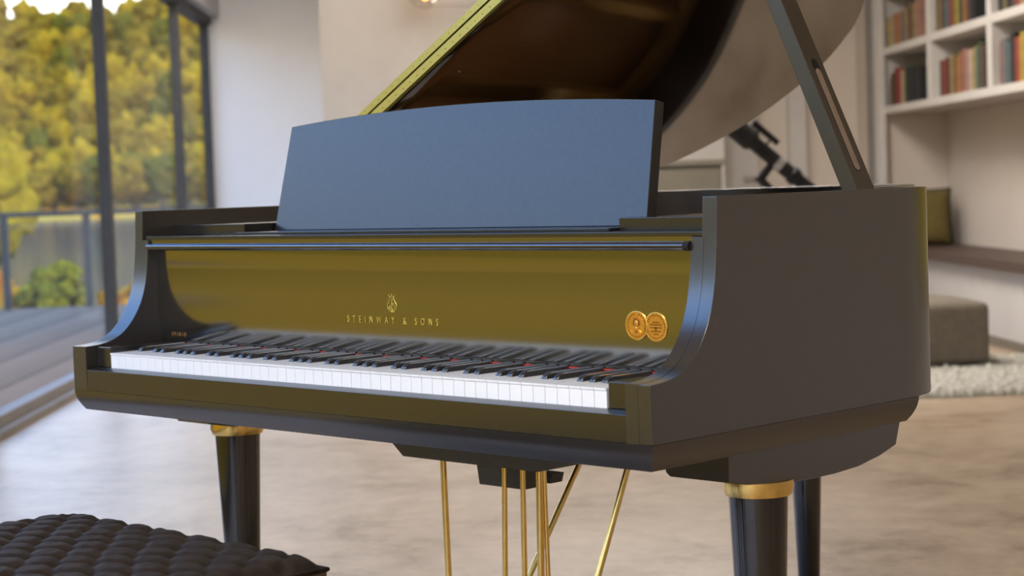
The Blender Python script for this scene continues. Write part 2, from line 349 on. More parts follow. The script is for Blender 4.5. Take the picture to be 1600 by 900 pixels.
kinds = [tree_kind('hill_tree', 'leafA', 11, 7.2, 2.7), tree_kind('hill_tree', 'leafB', 23, 6.6, 2.9), tree_kind('hill_tree', 'leafC', 37, 7.8, 2.4), tree_kind('hill_tree', 'leafA', 51, 6.0, 3.0)]
KL = ['olive-yellow tree on the wooded hillside beyond the lake', 'golden-yellow tree on the wooded hillside beyond the lake', 'dark green tree on the wooded hillside beyond the lake', 'olive-yellow tree on the wooded hillside beyond the lake']
KG = ['olive hillside trees', 'golden hillside trees', 'dark green hillside trees', 'olive hillside trees']
used = [False] * 4; rnd = random.Random(5); cnt = 0
d = 246.0
while d < 384:
    u = -70 + rnd.uniform(-15, 15)
    while u < 375:
        l = (u - 700) / 2899 * d; dd = d + rnd.uniform(-2, 2)
        k = rnd.choices((0, 1, 2, 3), (34, 32, 10, 24))[0]
        if used[k]: o = copy_tree(kinds[k])
        else: o = kinds[k]; used[k] = True
        o.location = rm(l, dd, hz(l, dd)); o.rotation_euler = (0, 0, rnd.uniform(0, 6.28)); s = rnd.uniform(0.75, 1.12); o.scale = (s, s, s * rnd.uniform(0.85, 1.1))
        zn = 'on the crest of' if d > 345 else ('halfway up' if d > 290 else 'at the foot of')
        tag(o, KL[k].replace('on the wooded hillside', zn + ' the wooded hillside'), 'tree', KG[k] + ' ' + zn.replace(' of', ' of the hill').replace('up', 'up the hill')); cnt += 1
        u += rnd.uniform(32, 44)
    d += 8.6
print('hill trees', cnt)
# forest beyond the frame: round the bay to the left (only reflections and light see it)
b = B(); rnd = random.Random(9)
def fblob(c, r, mi, sq=1.0):
    n0 = len(b.faces)
    res = bmesh.ops.create_icosphere(b, subdivisions=2, radius=1.0)
    sdd = rnd.uniform(0, 50)
    for v in res['verts']:
        n = v.co.normalized(); dq = 1 + 0.4 * noise.noise(n * 2.0 + Vector((sdd, 0, 0)))
        v.co = Vector(c) + n * r * dq * Vector((1, 1, sq)).z if False else Vector((c[0] + n.x * r * dq, c[1] + n.y * r * dq, c[2] + n.z * r * dq * sq))
    b.faces.ensure_lookup_table()
    for f in b.faces[n0:]: f.material_index = mi
for k in range(560):
    l = rnd.uniform(-150, -85); dq = rnd.uniform(-110, 60); a = (-85 - l) / 65
    fblob((l, dq, 0 + a * 27 + rnd.uniform(0, 2)), rnd.uniform(4, 6.5), rnd.choice((0, 0, 1, 1, 2)), 1.1)
for k in range(260):
    dq = rnd.uniform(250, 360); l = rnd.uniform(-400, -0.31 * dq - 8); a = (dq - 250) / 110
    fblob((l, dq, 0 + a * 24 + rnd.uniform(0, 2)), rnd.uniform(5, 8), rnd.choice((0, 1, 1, 2)), 1.1)
o = obj('forest', b, None, mats=['leafA', 'leafB', 'leafC'], ang=70); o.matrix_world = ROOM
tag(o, 'continuous autumn woodland along the bay to the left of the hill', 'forest', kind='stuff')
# nearer tree at the left edge of the frame
t = tree_kind('lakeside_tree', 'leafF', 91, 4.9, 1.55); t.location = rm(-13.4, 55, -1.9)
tag(t, 'bright yellow-green tree in front of the hillside at the far left', 'tree')
b = B()
blob_mesh(b, (-13.4, 55.3, -1.75), 2.8, 3, 0.15, 2, 3, 0.20); o = obj('islet', b, M['shore']); o.matrix_world = ROOM; o['kind'] = 'structure'
# shoreline bushes right behind the railing
def bush(name, leaf, seed, r, h, label, loc):
    t = thing(name, label, 'bush', loc)
    b = B(); rn = random.Random(seed)
    for k in range(22):
        a = rn.uniform(0, 2 * PI); q = r * math.sqrt(rn.random()) * 0.75
        zz = h * (0.30 + 0.5 * rn.random() * (1 - (q / r) ** 2))
        blob_mesh(b, (q * math.cos(a), q * math.sin(a), zz), r * rn.uniform(0.22, 0.36), 2, 0.55, 3, seed + k, 0.9)
    obj('foliage', b, M[leaf], t, ang=60)
    b = B()
    for k in range(5):
        a = rn.uniform(0, 2 * PI); tube(b, [(0, 0, -0.05), (0.3 * r * math.cos(a), 0.3 * r * math.sin(a), h * 0.3), (0.5 * r * math.cos(a), 0.5 * r * math.sin(a), h * 0.6)], [0.02, 0.015, 0.008], 6)
    obj('stem', b, M['bark'], t)
    return t
bush('round_bush', 'leafD', 3, 0.46, 0.98, 'rounded yellow-green bush just behind the railing post', rm(-4.28, 20.5, -0.50))
bush('golden_bush', 'leafE', 5, 0.60, 0.85, 'golden-orange bush behind the deck railing at the far left', rm(-5.25, 20.7, -0.52))
bush('orange_bush', 'leafE', 8, 0.40, 0.70, 'small orange bush between the window post and the piano', rm(-3.55, 20.6, -0.50))
bush('low_amber_bush', 'leafE', 15, 0.35, 0.42, 'low amber bush at the foot of the rounded bush', rm(-4.72, 19.7, -0.45))
# deck railing
rl = thing('deck_railing', 'grey metal deck railing with glass infill facing the lake', 'railing'); rl.matrix_world = ROOM
b = B(); box(b, -11.5, WL - 0.2, 18.10, 18.16, 0.86, 0.91, bev=0.004); obj('top_rail', b, M['frame'], rl)
k = 0; ls = [-3.48 - 0.79 * i for i in range(-1, 11)]
for l in ls:
    b = B(); box(b, l - 0.035, l + 0.035, 18.11, 18.15, -0.05, 0.86); obj('post', b, M['frame'], rl)
for l in ls[:-1]:
    b = B(); box(b, l - 0.79 + 0.04, l - 0.04, 18.125, 18.135, 0.06, 0.80); obj('glass_panel', b, M['railglass'], rl)

# ================================================================== FURNITURE IN THE BACKGROUND
def rthing(name, label, cat, l, d, z=0, rz=0, group=None): return thing(name, label, cat, rm(l, d, z), PSI + rz, group)
# wall lamp
t = rthing('wall_lamp', 'brass wall lamp with a clear glass globe on the concrete wall', 'lamp', -0.085, 12.78, 2.35)
b = B(); blob_mesh(b, (0, 0, 0), 0.122, 4, 0.0, 1, 0); o = obj('globe', b, M['globe'], t, ang=80)
b = B(); lathe(b, [(0.004, -0.065), (0.022, -0.05), (0.034, -0.02), (0.034, 0.01), (0.02, 0.035), (0.012, 0.05)], (0, 0, 0), 20); o = obj('bulb', b, M['bulb'], t, ang=60)
b = B(); tube(b, [(0.03, 0, 0.0), (0.06, 0, 0.0), (0.10, 0, 0.0), (0.125, 0, 0)], [0.018, 0.022, 0.03, 0.012], 16); obj('socket', b, M['brass'], t)
b = B(); tube(b, [(0.12, 0, 0), (0.30, 0, -0.02), (0.42, 0.05, -0.03), (0.44, 0.26, -0.03)], 0.014, 12); obj('arm', b, M['brass'], t)
b = B(); tube(b, [(0.44, 0.24, -0.03), (0.44, 0.27, -0.03)], 0.06, 24); obj('wall_plate', b, M['brass'], t)
# sideboard
t = rthing('sideboard', 'tall grey-olive sideboard beside the white door behind the piano', 'cabinet', 0.95, 11.0)
b = B(); box(b, -0.70, 0.70, 0, 0.45, 0.06, 1.08, bev=0.004); obj('body', b, M['olive'], t)
b = B(); box(b, -0.72, 0.72, -0.02, 0.47, 1.08, 1.115, bev=0.004); obj('top', b, M['olive'], t)
b = B(); box(b, -0.66, 0.66, 0.03, 0.42, 0.0, 0.06); obj('plinth', b, M['black'], t)
for i in range(2):
    b = B(); box(b, -0.68 + i * 0.69, -0.01 + i * 0.69, -0.018, 0.0, 0.09, 1.06, bev=0.003); dd_ = obj('door', b, M['olive'], t)
    b = B(); tube(b, [(-0.04 + i * 0.08, -0.035, 0.6), (-0.04 + i * 0.08, -0.035, 0.75)], 0.006, 8); obj('handle', b, M['black'], dd_)
# telescope
t = rthing('telescope', 'black telescope tilted upward on a tripod before the white door', 'telescope', 1.62, 9.0)
def tp(u, v, dd=0): return Vector(((u - 700) / 2899 * 9.0 - 1.62, dd, 0.99 + ((297 - (u - 700) * 0.0342 + 0) - v) / 2899 * 9.0))
a0, a1 = tp(1146, 190), tp(1330, 345)
dv = (a1 - a0).normalized()
b = B(); tube(b, [a0 + dv * 0.16, a0 + dv * 0.17, a0 + dv * 0.40, a0 + dv * 0.405, a0 + dv * 0.44, a0 + dv * 0.445, a1], [0.030, 0.036, 0.036, 0.043, 0.043, 0.034, 0.034], 20); obj('tube', b, M['black'], t)
b = B(); tube(b, [a0, a0 + dv * 0.01, a0 + dv * 0.15, a0 + dv * 0.17], [0.045, 0.054, 0.054, 0.038], 20); obj('dew_shield', b, M['black'], t)
b = B(); tube(b, [a0 + dv * 0.31, a0 + dv * 0.345], 0.0385, 20); obj('ring', b, M['grey'], t)
nv = Vector((-dv.z, 0, dv.x)) * -1
if nv.z < 0: nv = -nv
b = B(); tube(b, [a0 + dv * 0.10 + nv * 0.075, a0 + dv * 0.26 + nv * 0.075], [0.018, 0.015], 12); tube(b, [a0 + dv * 0.15 + nv * 0.03, a0 + dv * 0.15 + nv * 0.07], 0.006, 8); tube(b, [a0 + dv * 0.22 + nv * 0.03, a0 + dv * 0.22 + nv * 0.07], 0.006, 8); obj('finder_scope', b, M['black'], t)
mp_ = a0 + dv * 0.30
b = B(); tube(b, [mp_ - nv * 0.03, mp_ - nv * 0.08 + Vector((-0.02, 0, -0.03)), Vector((mp_.x - 0.02, 0, 0.93)), Vector((mp_.x - 0.02, 0, 0.80))], [0.02, 0.028, 0.022, 0.03], 12); obj('mount', b, M['black'], t)
for k in range(3):
    a = k * 2 * PI / 3 + 0.4
    b = B(); tube(b, [(mp_.x - 0.02 + 0.02 * math.cos(a), 0.02 * math.sin(a), 0.84), (mp_.x - 0.02 + 0.38 * math.cos(a), 0.38 * math.sin(a), 0.012)], [0.016, 0.011], 10); obj('leg', b, M['black'], t)
# bookshelf, built into the right wall
SF, SB = 3.05, 3.495; ends = [12.80, 11.55, 10.26, 8.97, 7.68]
t = rthing('bookshelf', 'white wall-hung shelving with square cells of books', 'bookshelf', 0, 0)
Z1, Z2, Z3 = 1.455, 1.855, 2.255
for z in (Z1, Z2, Z3):
    b = B(); box(b, SF, SB, ends[-1], ends[0], z - 0.05, z, bev=0.003); obj('shelf', b, M['white'], t)
b = B(); box(b, SF, SB, ends[-1], ends[0], 2.65, 2.70, bev=0.003); obj('shelf', b, M['white'], t)
b = B(); box(b, SB - 0.03, SB, ends[-1] + .001, ends[0] - .001, Z1 + .001, 2.649); obj('back_panel', b, M['taupe'], t)
for d in ends:
    for z0, z1 in ((Z1, Z2 - 0.05), (Z2, Z3 - 0.05), (Z3, 2.65)):
        b = B(); box(b, SF, SB - 0.03, d - 0.045 if d != ends[0] else d - 0.05, d + 0.045 if d not in (ends[0], ends[-1]) else d, z0, z1, bev=0.002)
        obj('divider', b, M['white'], t)
b = B(); box(b, 3.0, 3.05, 12.70, 12.83, 0, CH); struct('trim_6', b, 'white')
# books: one object each, pages + cover
bookmats = {}
def bm_(n, c):
    if n not in bookmats: bookmats[n] = mat('book_' + n, tuple(x * .42 for x in c), 0.8, var=tuple(x * .6 for x in c), vscale=15)
    return bookmats[n]
BC = {'red': (0.36, 0.045, 0.03), 'dark red': (0.17, 0.03, 0.02), 'black': (0.015, 0.014, 0.016), 'cream': (0.62, 0.48, 0.30), 'tan': (0.45, 0.28, 0.14), 'orange': (0.55, 0.20, 0.06),
      'brown': (0.15, 0.075, 0.04), 'grey': (0.20, 0.20, 0.19), 'green': (0.06, 0.10, 0.05), 'yellow': (0.50, 0.36, 0.04), 'pink': (0.50, 0.26, 0.19), 'teal': (0.12, 0.18, 0.18), 'white': (0.62, 0.58, 0.54), 'olive': (0.22, 0.18, 0.06)}
paper = mat('paper', (0.6, 0.55, 0.45), 0.9, var=(0.65, 0.6, 0.5), vscale=60)
def book(l, d, z, th, h, dp, colname, label, group, lean=0.0):
    t = rthing('book', label, 'book', l, d, z, 0, group)
    b = B(); ct = 0.003
    box(b, 0, dp, -th, -th + ct, 0, h); box(b, 0, dp, -ct, 0, 0, h); box(b, 0, ct, -th + ct, -ct, 0, h)
    o = obj('cover', b, bm_(colname, BC[colname]), t)
    b = B(); box(b, ct, dp - 0.004, -th + ct, -ct, 0.003, h - 0.003); obj('pages', b, paper, t)
    if lean: t.rotation_euler = (lean, 0, PSI)
cells = [
  # (far divider index, shelf z, start offset, list of (colour, thickness, height), cell phrase)
  (0, Z1, 0.14, [('grey', .06, .19), ('brown', .08, .22), ('dark red', .10, .25), ('red', .10, .24), ('cream', .08, .22), ('tan', .06, .22), ('green', .05, .24), ('black', .10, .23), ('black', .12, .22), ('black', .14, .21)], 'lower shelf, cell by the pier'),
  (1, Z1, 0.20, [('green', .05, .22), ('red', .07, .22), ('brown', .06, .23), ('dark red', .06, .22), ('tan', .07, .23), ('olive', .06, .24), ('orange', .06, .22), ('tan', .06, .24), ('red', .05, .25), ('pink', .09, .25), ('white', .07, .24), ('cream', .07, .24), ('yellow', .05, .25), ('teal', .06, .24), ('green', .06, .27), ('brown', .07, .25), ('black', .05, .24)], 'lower shelf, middle cell'),
  (2, Z1, 0.12, [('red', .05, .24), ('grey', .10, .25), ('teal', .06, .23), ('black', .09, .27), ('red', .06, .24), ('orange', .06, .24), ('yellow', .08, .26), ('tan', .07, .26), ('olive', .07, .27), ('green', .06, .25), ('brown', .07, .26)], 'lower shelf, right-edge cell'),
  (0, Z2, 0.12, [('yellow', .07, .20), ('cream', .10, .21), ('tan', .09, .21), ('orange', .08, .21), ('pink', .07, .22), ('teal', .10, .20), ('tan', .09, .22), ('brown', .07, .25), ('olive', .06, .24), ('tan', .08, .23), ('pink', .09, .25)], 'upper shelf, cell by the pier'),
  (1, Z2, 0.12, [('olive', .07, .24), ('cream', .06, .25), ('brown', .08, .26), ('teal', .10, .24), ('red', .11, .26), ('olive', .05, .23), ('yellow', .10, .24), ('green', .07, .24), ('orange', .06, .25), ('brown', .09, .24), ('black', .12, .23)], 'upper shelf, middle cell'),
  (2, Z2, 0.10, [('black', .12, .22), ('olive', .07, .25), ('black', .10, .24), ('brown', .08, .25), ('red', .07, .24), ('tan', .09, .26), ('green', .08, .24), ('cream', .08, .25)], 'upper shelf, right-edge cell'),
]
for (ci, z, off, lst, ph) in cells:
    d = ends[ci] - off - 0.0; seen = {}
    for (c, th, h) in lst: seen[c] = seen.get(c, 0) + 1
    cntc = {}; lead = None; prevc = None
    for i, (c, th, h) in enumerate(lst):
        cntc[c] = cntc.get(c, 0) + 1
        nxt = lst[i + 1][0] if i + 1 < len(lst) else None
        if seen[c] == 1: lab = '%s book, %s' % (c, ph)
        elif i == 0: lab = '%s book, leftmost on the %s' % (c, ph)
        elif nxt is None: lab = '%s book, last on the %s' % (c, ph)
        else: lab = '%s book between a %s and a %s book, %s' % (c, prevc, nxt, ph)
        tk = th * 0.88
        book(SF + 0.015 + random.uniform(0, 0.012), d, z, tk, h, 0.15, c, lab, 'books on the ' + ph)
        d -= tk + 0.003; prevc = c
# window seat
t = rthing('window_seat', 'long built-in seat with dark wooden top and white base', 'bench', 0, 0)
b = B(); box(b, 3.03, 3.495, 7.2, 12.69, 0.445, 0.50, bev=0.004); obj('seat', b, M['darkwood'], t)
b = B(); box(b, 3.10, 3.495, 7.2, 12.69, 0.0, 0.445); obj('base', b, M['white'], t)
b = B(); box(b, 3.085, 3.0999, 7.2, 12.69, 0.0, 0.05); obj('skirting', b, M['pouf'], t)
def cushion(name, m, label, l, d, w_, h_, th, tilt, rz=0):
    b = B(); n = 16; rings = {}
    res = []
    for side in (-1, 1):
        g = []
        for i in range(n + 1):
            row = []
            for j in range(n + 1):
                a = i / n * 2 - 1; c = j / n * 2 - 1
                puff = max(0, (1 - a ** 4) * (1 - c ** 4)) ** 0.6
                pin = 1 - 0.06 * (a * a + c * c - a * a * c * c)
                row.append((a * w_ / 2 * (1 - 0.05 * (1 - c * c)), side * th / 2 * puff, h_ / 2 + c * h_ / 2 * (1 - 0.05 * (1 - a * a))))
            g.append(row)
        res.append(g)
    V = []
    for g in res: V.append([[b.verts.new(p) for p in r] for r in g])
    for s in range(2):
        for i in range(n):
            for j in range(n): b.faces.new((V[s][i][j], V[s][i + 1][j], V[s][i + 1][j + 1], V[s][i][j + 1]))
    bmesh.ops.remove_doubles(b, verts=b.verts[:], dist=0.0005)
    o = obj(name, b, M[m], ang=80); o.location = rm(l, d, 0.502); o.rotation_euler = (tilt, 0, PSI + rz); tag(o, label, 'cushion'); return o
cushion('cushion', 'mustard', 'mustard yellow square cushion on the dark wooden seat', 3.20, 12.36, 0.40, 0.38, 0.14, -0.14)
cushion('cushion', 'charcoal', 'charcoal square cushion standing behind the yellow cushion', 3.25, 12.53, 0.42, 0.39, 0.11, -0.12)
# added out-of-view cloth; its reflection makes the yellow streak on the rim
b = B(); pts = []; n = 120
for i in range(n + 1):
    q = i / n; pts.append((3.38 + 0.05 * math.sin(q * 60) , 4.4 + 2.7 * q))
ring_loft(b, [[(x, y, z) for x, y in pts] + [(x + .006, y, z) for x, y in reversed(pts)] for z in (0.62, 1.4, 2.9)])
o = obj('reflection_cloth', b, M['reflection_cloth'], ang=80); o.matrix_world = ROOM; tag(o, 'added mustard reflection cloth on the right wall, out of view', 'reflection_cloth')
# pouf + rug
b = B(); box(b, -0.30, 0.30, -0.28, 0.28, 0, 0.30, bev=0.0)
bmesh.ops.subdivide_edges(b, edges=b.edges[:], cuts=6, use_grid_fill=True)
for v in b.verts:
    f_ = max(abs(v.co.x) / 0.30, abs(v.co.y) / 0.28)
    if v.co.z > 0.2: v.co.z += 0.035 * max(0, 1 - (v.co.x / 0.30) ** 2) * max(0, 1 - (v.co.y / 0.28) ** 2)
bevel_sharp(b, 0.035, 50, 4)
o = obj('pouf', b, M['pouf'], ang=60); o.location = rm(2.34, 9.28, 0.045); o.rotation_euler = (0, 0, PSI + 0.10); tag(o, 'square brown-grey pouf standing on the shag rug', 'pouf')
b = B(); nx, ny = 190, 130; g = []
rnd = random.Random(4)
for i in range(nx + 1):
    row = []
    for j in range(ny + 1):
        ed = min(i, nx - i, j, ny - j)
        z = 0.028 + 0.020 * noise.noise(Vector((i * 0.35, j * 0.35, 0))) + rnd.uniform(-0.012, 0.014)
        row.append(b.verts.new((-1.0 + 2.0 * i / nx + rnd.uniform(-.004, .004), -0.72 + 1.44 * j / ny + rnd.uniform(-.004, .004), z if ed > 0 else 0.002)))
    g.append(row)
for i in range(nx):
    for j in range(ny): b.faces.new((g[i][j], g[i + 1][j], g[i + 1][j + 1], g[i][j + 1]))
o = obj('shag_rug', b, M['rug'], ang=180); o.location = rm(2.05, 8.78, 0.001); o.rotation_euler = (0, 0, PSI); tag(o, 'cream shag rug on the stone floor under the pouf', 'rug')

# ================================================================== THE PIANO
W = 0.707; H = 0.97; ZB = 0.6445; ZC = 0.607; T1 = 0.025; T2 = 0.0445
piano = thing('grand_piano', 'black grand piano with raised lid and gold lettering', 'piano')
# outline, right front to left front
arm = [(0.0, .7250), (0.012, .7255), (0.030, .7268), (0.046, .7295), (0.060, .7335), (0.073, .7395), (0.085, .7475), (0.096, .758), (0.106, .7695), (0.115, .7825), (0.123, .797), (0.130, .814), (0.136, .834), (0.1405, .858), (0.1435, .884), (0.146, .912), (0.1475, .94), (0.149, H)]
right = [(W, y) for y, z in arm]
curve = catmull([(W, .50), (W, .62), (.688, .697), (.640, .757), (.575, .813), (.49, .895), (.41, 1.01), (.33, 1.17), (.25, 1.34), (.155, 1.47), (.03, 1.585), (-.11, 1.655), (-.26, 1.678), (-.41, 1.662), (-.55, 1.59), (-.65, 1.47), (-.70, 1.33), (-W, 1.20)], 6)
curve = [Vector((min(p[0], W), p[1])) for p in curve]
outl = [Vector(p) for p in right] + [Vector((W, .3))] + curve + [Vector((-W, .8)), Vector((-W, .3))] + [Vector((-x, y)) for x, y in reversed(right)]
tops = [z for y, z in arm] + [H] * (len(outl) - 2 * len(arm)) + [z for y, z in reversed(arm)]
def inset(path, t):
    out = []
    for i, p in enumerate(path):
        a = path[max(i - 1, 0)]; c = path[min(i + 1, len(path) - 1)]
        tn = (c - a).normalized(); out.append(p + Vector((-tn.y, tn.x)) * t)
    return out
inn = inset(outl, T1)
for i in range(len(arm)):
    inn[i] = Vector((W - T1, outl[i].y)); inn[-1 - i] = Vector((-W + T1, outl[-1 - i].y))
b = B()
ring_loft(b, [[(o_.x, o_.y, ZB), (o_.x, o_.y, z), (i_.x, i_.y, z), (i_.x, i_.y, ZB)] for o_, i_, z in zip(outl, inn, tops)])
bevel_sharp(b, 0.0012, 50, 2)
rim = obj('rim', b, M['side'], piano, ang=30)
# inner cheeks (thicker lower part of both arms)
for s in (1, -1):
    prof = [(y, z) for y, z in arm if z < 0.912] + [(0.146, .9145), (0.42, .9145), (0.42, ZB), (0.0, ZB)]
    b = B(); prism(b, [(y - .0003 if y < .2 else y, z + .0003) for y, z in prof], 'x', s * (W - T1 + 0.003), s * (W - T2)); 
    obj('arm_cheek', b, M['side'], piano, ang=30)
# case front: key slip + stiles in one front board with the key opening
KX = 0.611; YK = 0.019
b = B(); box(b, -W + T2, W - T2, 0.0, 0.017, ZB, 0.6830, bev=0.0012, seg=2); obj('key_slip', b, M['satin'], piano)
b = B(); prism(b, [(.0020, .6831), (.0195, .6831), (.0195, .6866), (.0170, .6866)], 'x', -W + T2 + .003, W - T2 - .0004); obj('key_slip_strip', b, M['desk'], piano)
# key bed with moulded underside
b = B(); rings = []
for z, i in ((ZB, 0), (.637, .0008), (.630, .0024), (.623, .0050), (.616, .0085), (.610, .0125), (ZC, .0145)):
    rings.append([(-W + i, i, z), (W - i, i, z), (W - i, .635 - i, z), (-W + i, .635 - i, z)])
ring_loft(b, rings); obj('key_bed', b, M['side'], piano, ang=30)
# key blocks
for s in (1, -1):
    b = B(); x0, x1 = sorted((s * (KX + 0.002), s * (W - T2 - 0.0005)))
    box(b, x0, x1, 0.0210, 0.163, 0.6868, 0.7235, bev=0.0015); obj('key_block', b, M['satin'], piano)
# white keys
kw = 2 * KX / 52; names = [0, 1] + [2 + k for k in range(50)]
sharp_after = {0, 2, 3, 5, 6, 7}     # white index (A=0,B=1,C=2,D=3,E=4,F=5,G=6) % 7 with a black key to its right
def white_key():
    b = B(); w2 = kw / 2 - 0.0005
    prof = [(YK + .0005, .6866), (YK + .0012, .6866), (YK + .0012, .7105), (YK, .7112), (YK - 0.0002, .7135), (YK + .0008, .7142), (.165, .7142), (.165, .6866)]
    prism(b, prof, 'x', -w2, w2); return b
wm = obj('white_key', white_key(), M['ivory'], piano)
wm.location = (-KX + kw / 2, 0, 0)
for i in range(1, 52):
    c = wm.copy(); COL.objects.link(c); c.parent = piano; c.location = (-KX + kw * (i + .5), 0, 0)
def black_key():
    b = B(); y0, y1 = .0665, .1640; zt = .7236; zb = .7143
    def ring(y, hw, hb, z): return [(-hb, y, zb), (hb, y, zb), (hb * .95, y, zb + (z - zb) * .6), (hw, y, z - .0009), (hw * .65, y, z), (-hw * .65, y, z), (-hw, y, z - .0009), (-hb * .95, y, zb + (z - zb) * .6)]
    ring_loft(b, [ring(y0, .0050, .0053, zb + .0020), ring(y0 + .0030, .0047, .0054, zb + .0052), ring(y0 + .0065, .0045, .0055, zb + .0075), ring(y0 + .0105, .0044, .0055, zb + .0088), ring(y0 + .015, .0045, .0055, zt), ring(y1, .0045, .0055, zt)])
    return b
bk = None
for i in range(51):
    if i % 7 in sharp_after:
        if bk is None: bk = obj('black_key', black_key(), M['sharp'], piano, ang=50); c = bk
        else: c = bk.copy(); COL.objects.link(c); c.parent = piano
        c.location = (-KX + kw * (i + 1), 0, 0)
b = B(); box(b, -KX, KX, .1646, .1664, .7188, .7212); obj('key_felt', b, M['felt'], piano)
b = B(); box(b, -W + T2, W - T2, .1665, .172, .690, .7270); obj('felt_rail', b, M['satin'], piano)
# fallboard: slightly concave face, thick board
YF = .1625
fp = [(.1665, .7275), (.1650, .745), (.1632, .770), (.1622, .80), (.1622, .83), (.1630, .86), (.1632, .897), (.160, .905), (.150, .9075), (.150, .9155), (.205, .9155), (.205, .7275)]
b = B(); prism(b, fp, 'x', -W + T2 + .0003, W - T2 - .0003); fall = obj('fallboard', b, M['fall'], piano, ang=40)
b = B(); tube(b, [(-W + T2 - 0.004 + .005, .1448, .9020), (W - T2 - .010, .1448, .9020)], .0062, 20); obj('front_rail', b, M['steel'], fall)
b = B(); tube(b, [(W - T2 - .0102, .1448, .9020), (W - T2 - .0005, .1448, .9020)], .0068, 20); obj('rail_end_cap', b, M['hole'], fall)
# lettering helper
def text_mesh(s, size, sx, spacing, x, z, y, m, name, parent, ext=0.0002):
    cu = bpy.data.curves.new(name, 'FONT'); cu.body = s; cu.size = size; cu.space_character = spacing; cu.extrude = ext; cu.align_x = 'CENTER'; cu.offset = -size * 0.008
    tmp = bpy.data.objects.new('tmp', cu); COL.objects.link(tmp); bpy.context.view_layer.update()
    me = bpy.data.meshes.new_from_object(tmp.evaluated_get(bpy.context.evaluated_depsgraph_get()))
    bpy.data.objects.remove(tmp); me.materials.clear(); me.materials.append(M[m])
    bm = bmesh.new(); bm.from_mesh(me); bpy.data.meshes.remove(me)
    for v in bm.verts: v.co = Vector((x + v.co.x * sx, y - v.co.z, z + v.co.y))
    todo = set(bm.verts)
    while todo:                                     # one object per letter
        st = [next(iter(todo))]; isl = set(st)
        while st:
            v = st.pop()
            for ed in v.link_edges:
                w_ = ed.other_vert(v)
                if w_ not in isl: isl.add(w_); st.append(w_)
        todo -= isl
        lb = bmesh.new(); mp2 = {v: lb.verts.new(v.co) for v in isl}
        for f in {f for v in isl for f in v.link_faces}: lb.faces.new([mp2[v] for v in f.verts])
        lm = bpy.data.meshes.new('letter'); lb.to_mesh(lm); lb.free(); lm.materials.append(M[m])
        o = bpy.data.objects.new('letter', lm); COL.objects.link(o); o.parent = parent
    bm.free(); return None
def fit_text(s, x0, x1, z, h, y, m, name, parent, sx=0.8):
    # first pass for width
    cu = bpy.data.curves.new('m', 'FONT'); cu.body = s; cu.size = h / 0.70; cu.space_character = 1.0
    tmp = bpy.data.objects.new('tmp', cu); COL.objects.link(tmp); bpy.context.view_layer.update(); w0 = tmp.dimensions.x * sx
    cu.space_character = 2.0; bpy.context.view_layer.update(); w1 = tmp.dimensions.x * sx
    bpy.data.objects.remove(tmp); sp_ = 1 + (x1 - x0 - w0) / max(w1 - w0, 1e-6)
    return text_mesh(s, h / 0.70, sx, sp_, (x0 + x1) / 2, z, y, m, name, parent)
fit_text('STEINWAY & SONS', -.104, .122, .7745, .0112, .1620, 'gilt', 'lettering', fall, .76)
fit_text('SPIRIO', -.624, -.580, .7340, .0072, .1645, 'copper', 'lettering', fall, .7)
# lyre emblem
b = B(); X0, Z0, YE = .0115, .794, .1618
def ec(pts, r=.00055, k=6):
    tube(b, [(X0 + p[0] * 1.35 / 1000, YE, Z0 + p[1] / 1000) for p in [tuple(q) for q in catmull([(a, c) for a, c in pts], k)]], r * .62, 6)
for s in (1, -1):
    ec([(s * 2.0, 1.0), (s * 5.2, 3.0), (s * 8.2, 7.0), (s * 8.0, 12.0), (s * 5.2, 17.5), (s * 3.6, 22.5), (s * 3.4, 25.0)], .0007)
    ec([(s * 1.5, 4.0), (s * 4.0, 5.0), (s * 5.4, 8.0), (s * 4.2, 10.0), (s * 3.2, 8.4)], .0005)
    ec([(s * 3.4, 25.0), (s * 5.2, 26.0), (s * 5.6, 28.0)], .0006)
ec([(-4, 24.6), (0, 24.6), (4, 24.6)], .0006)
ec([(0, 4), (-1.8, 9), (2.4, 11.5), (.6, 14.5), (-1.4, 12.0), (.2, 17.0), (1.4, 20), (.2, 21.4), (-.4, 18.5), (.4, 9.0)], .0005)
prism(b, [(X0 - .0042, Z0 - .0005), (X0 + .0042, Z0 - .0005), (X0 + .0030, Z0 + .0012), (X0 + .0010, Z0 + .0022), (X0 + .0008, Z0 + .0048), (X0 - .0008, Z0 + .0048), (X0 - .0010, Z0 + .0022), (X0 - .0030, Z0 + .0012)], 'y', YE - .0003, YE + .0006)
b2 = bmesh.ops.create_icosphere(b, subdivisions=2, radius=.0012, matrix=Matrix.Translation((X0, YE, Z0 + .028)))
obj('lyre_emblem', b, M['gilt'], fall)
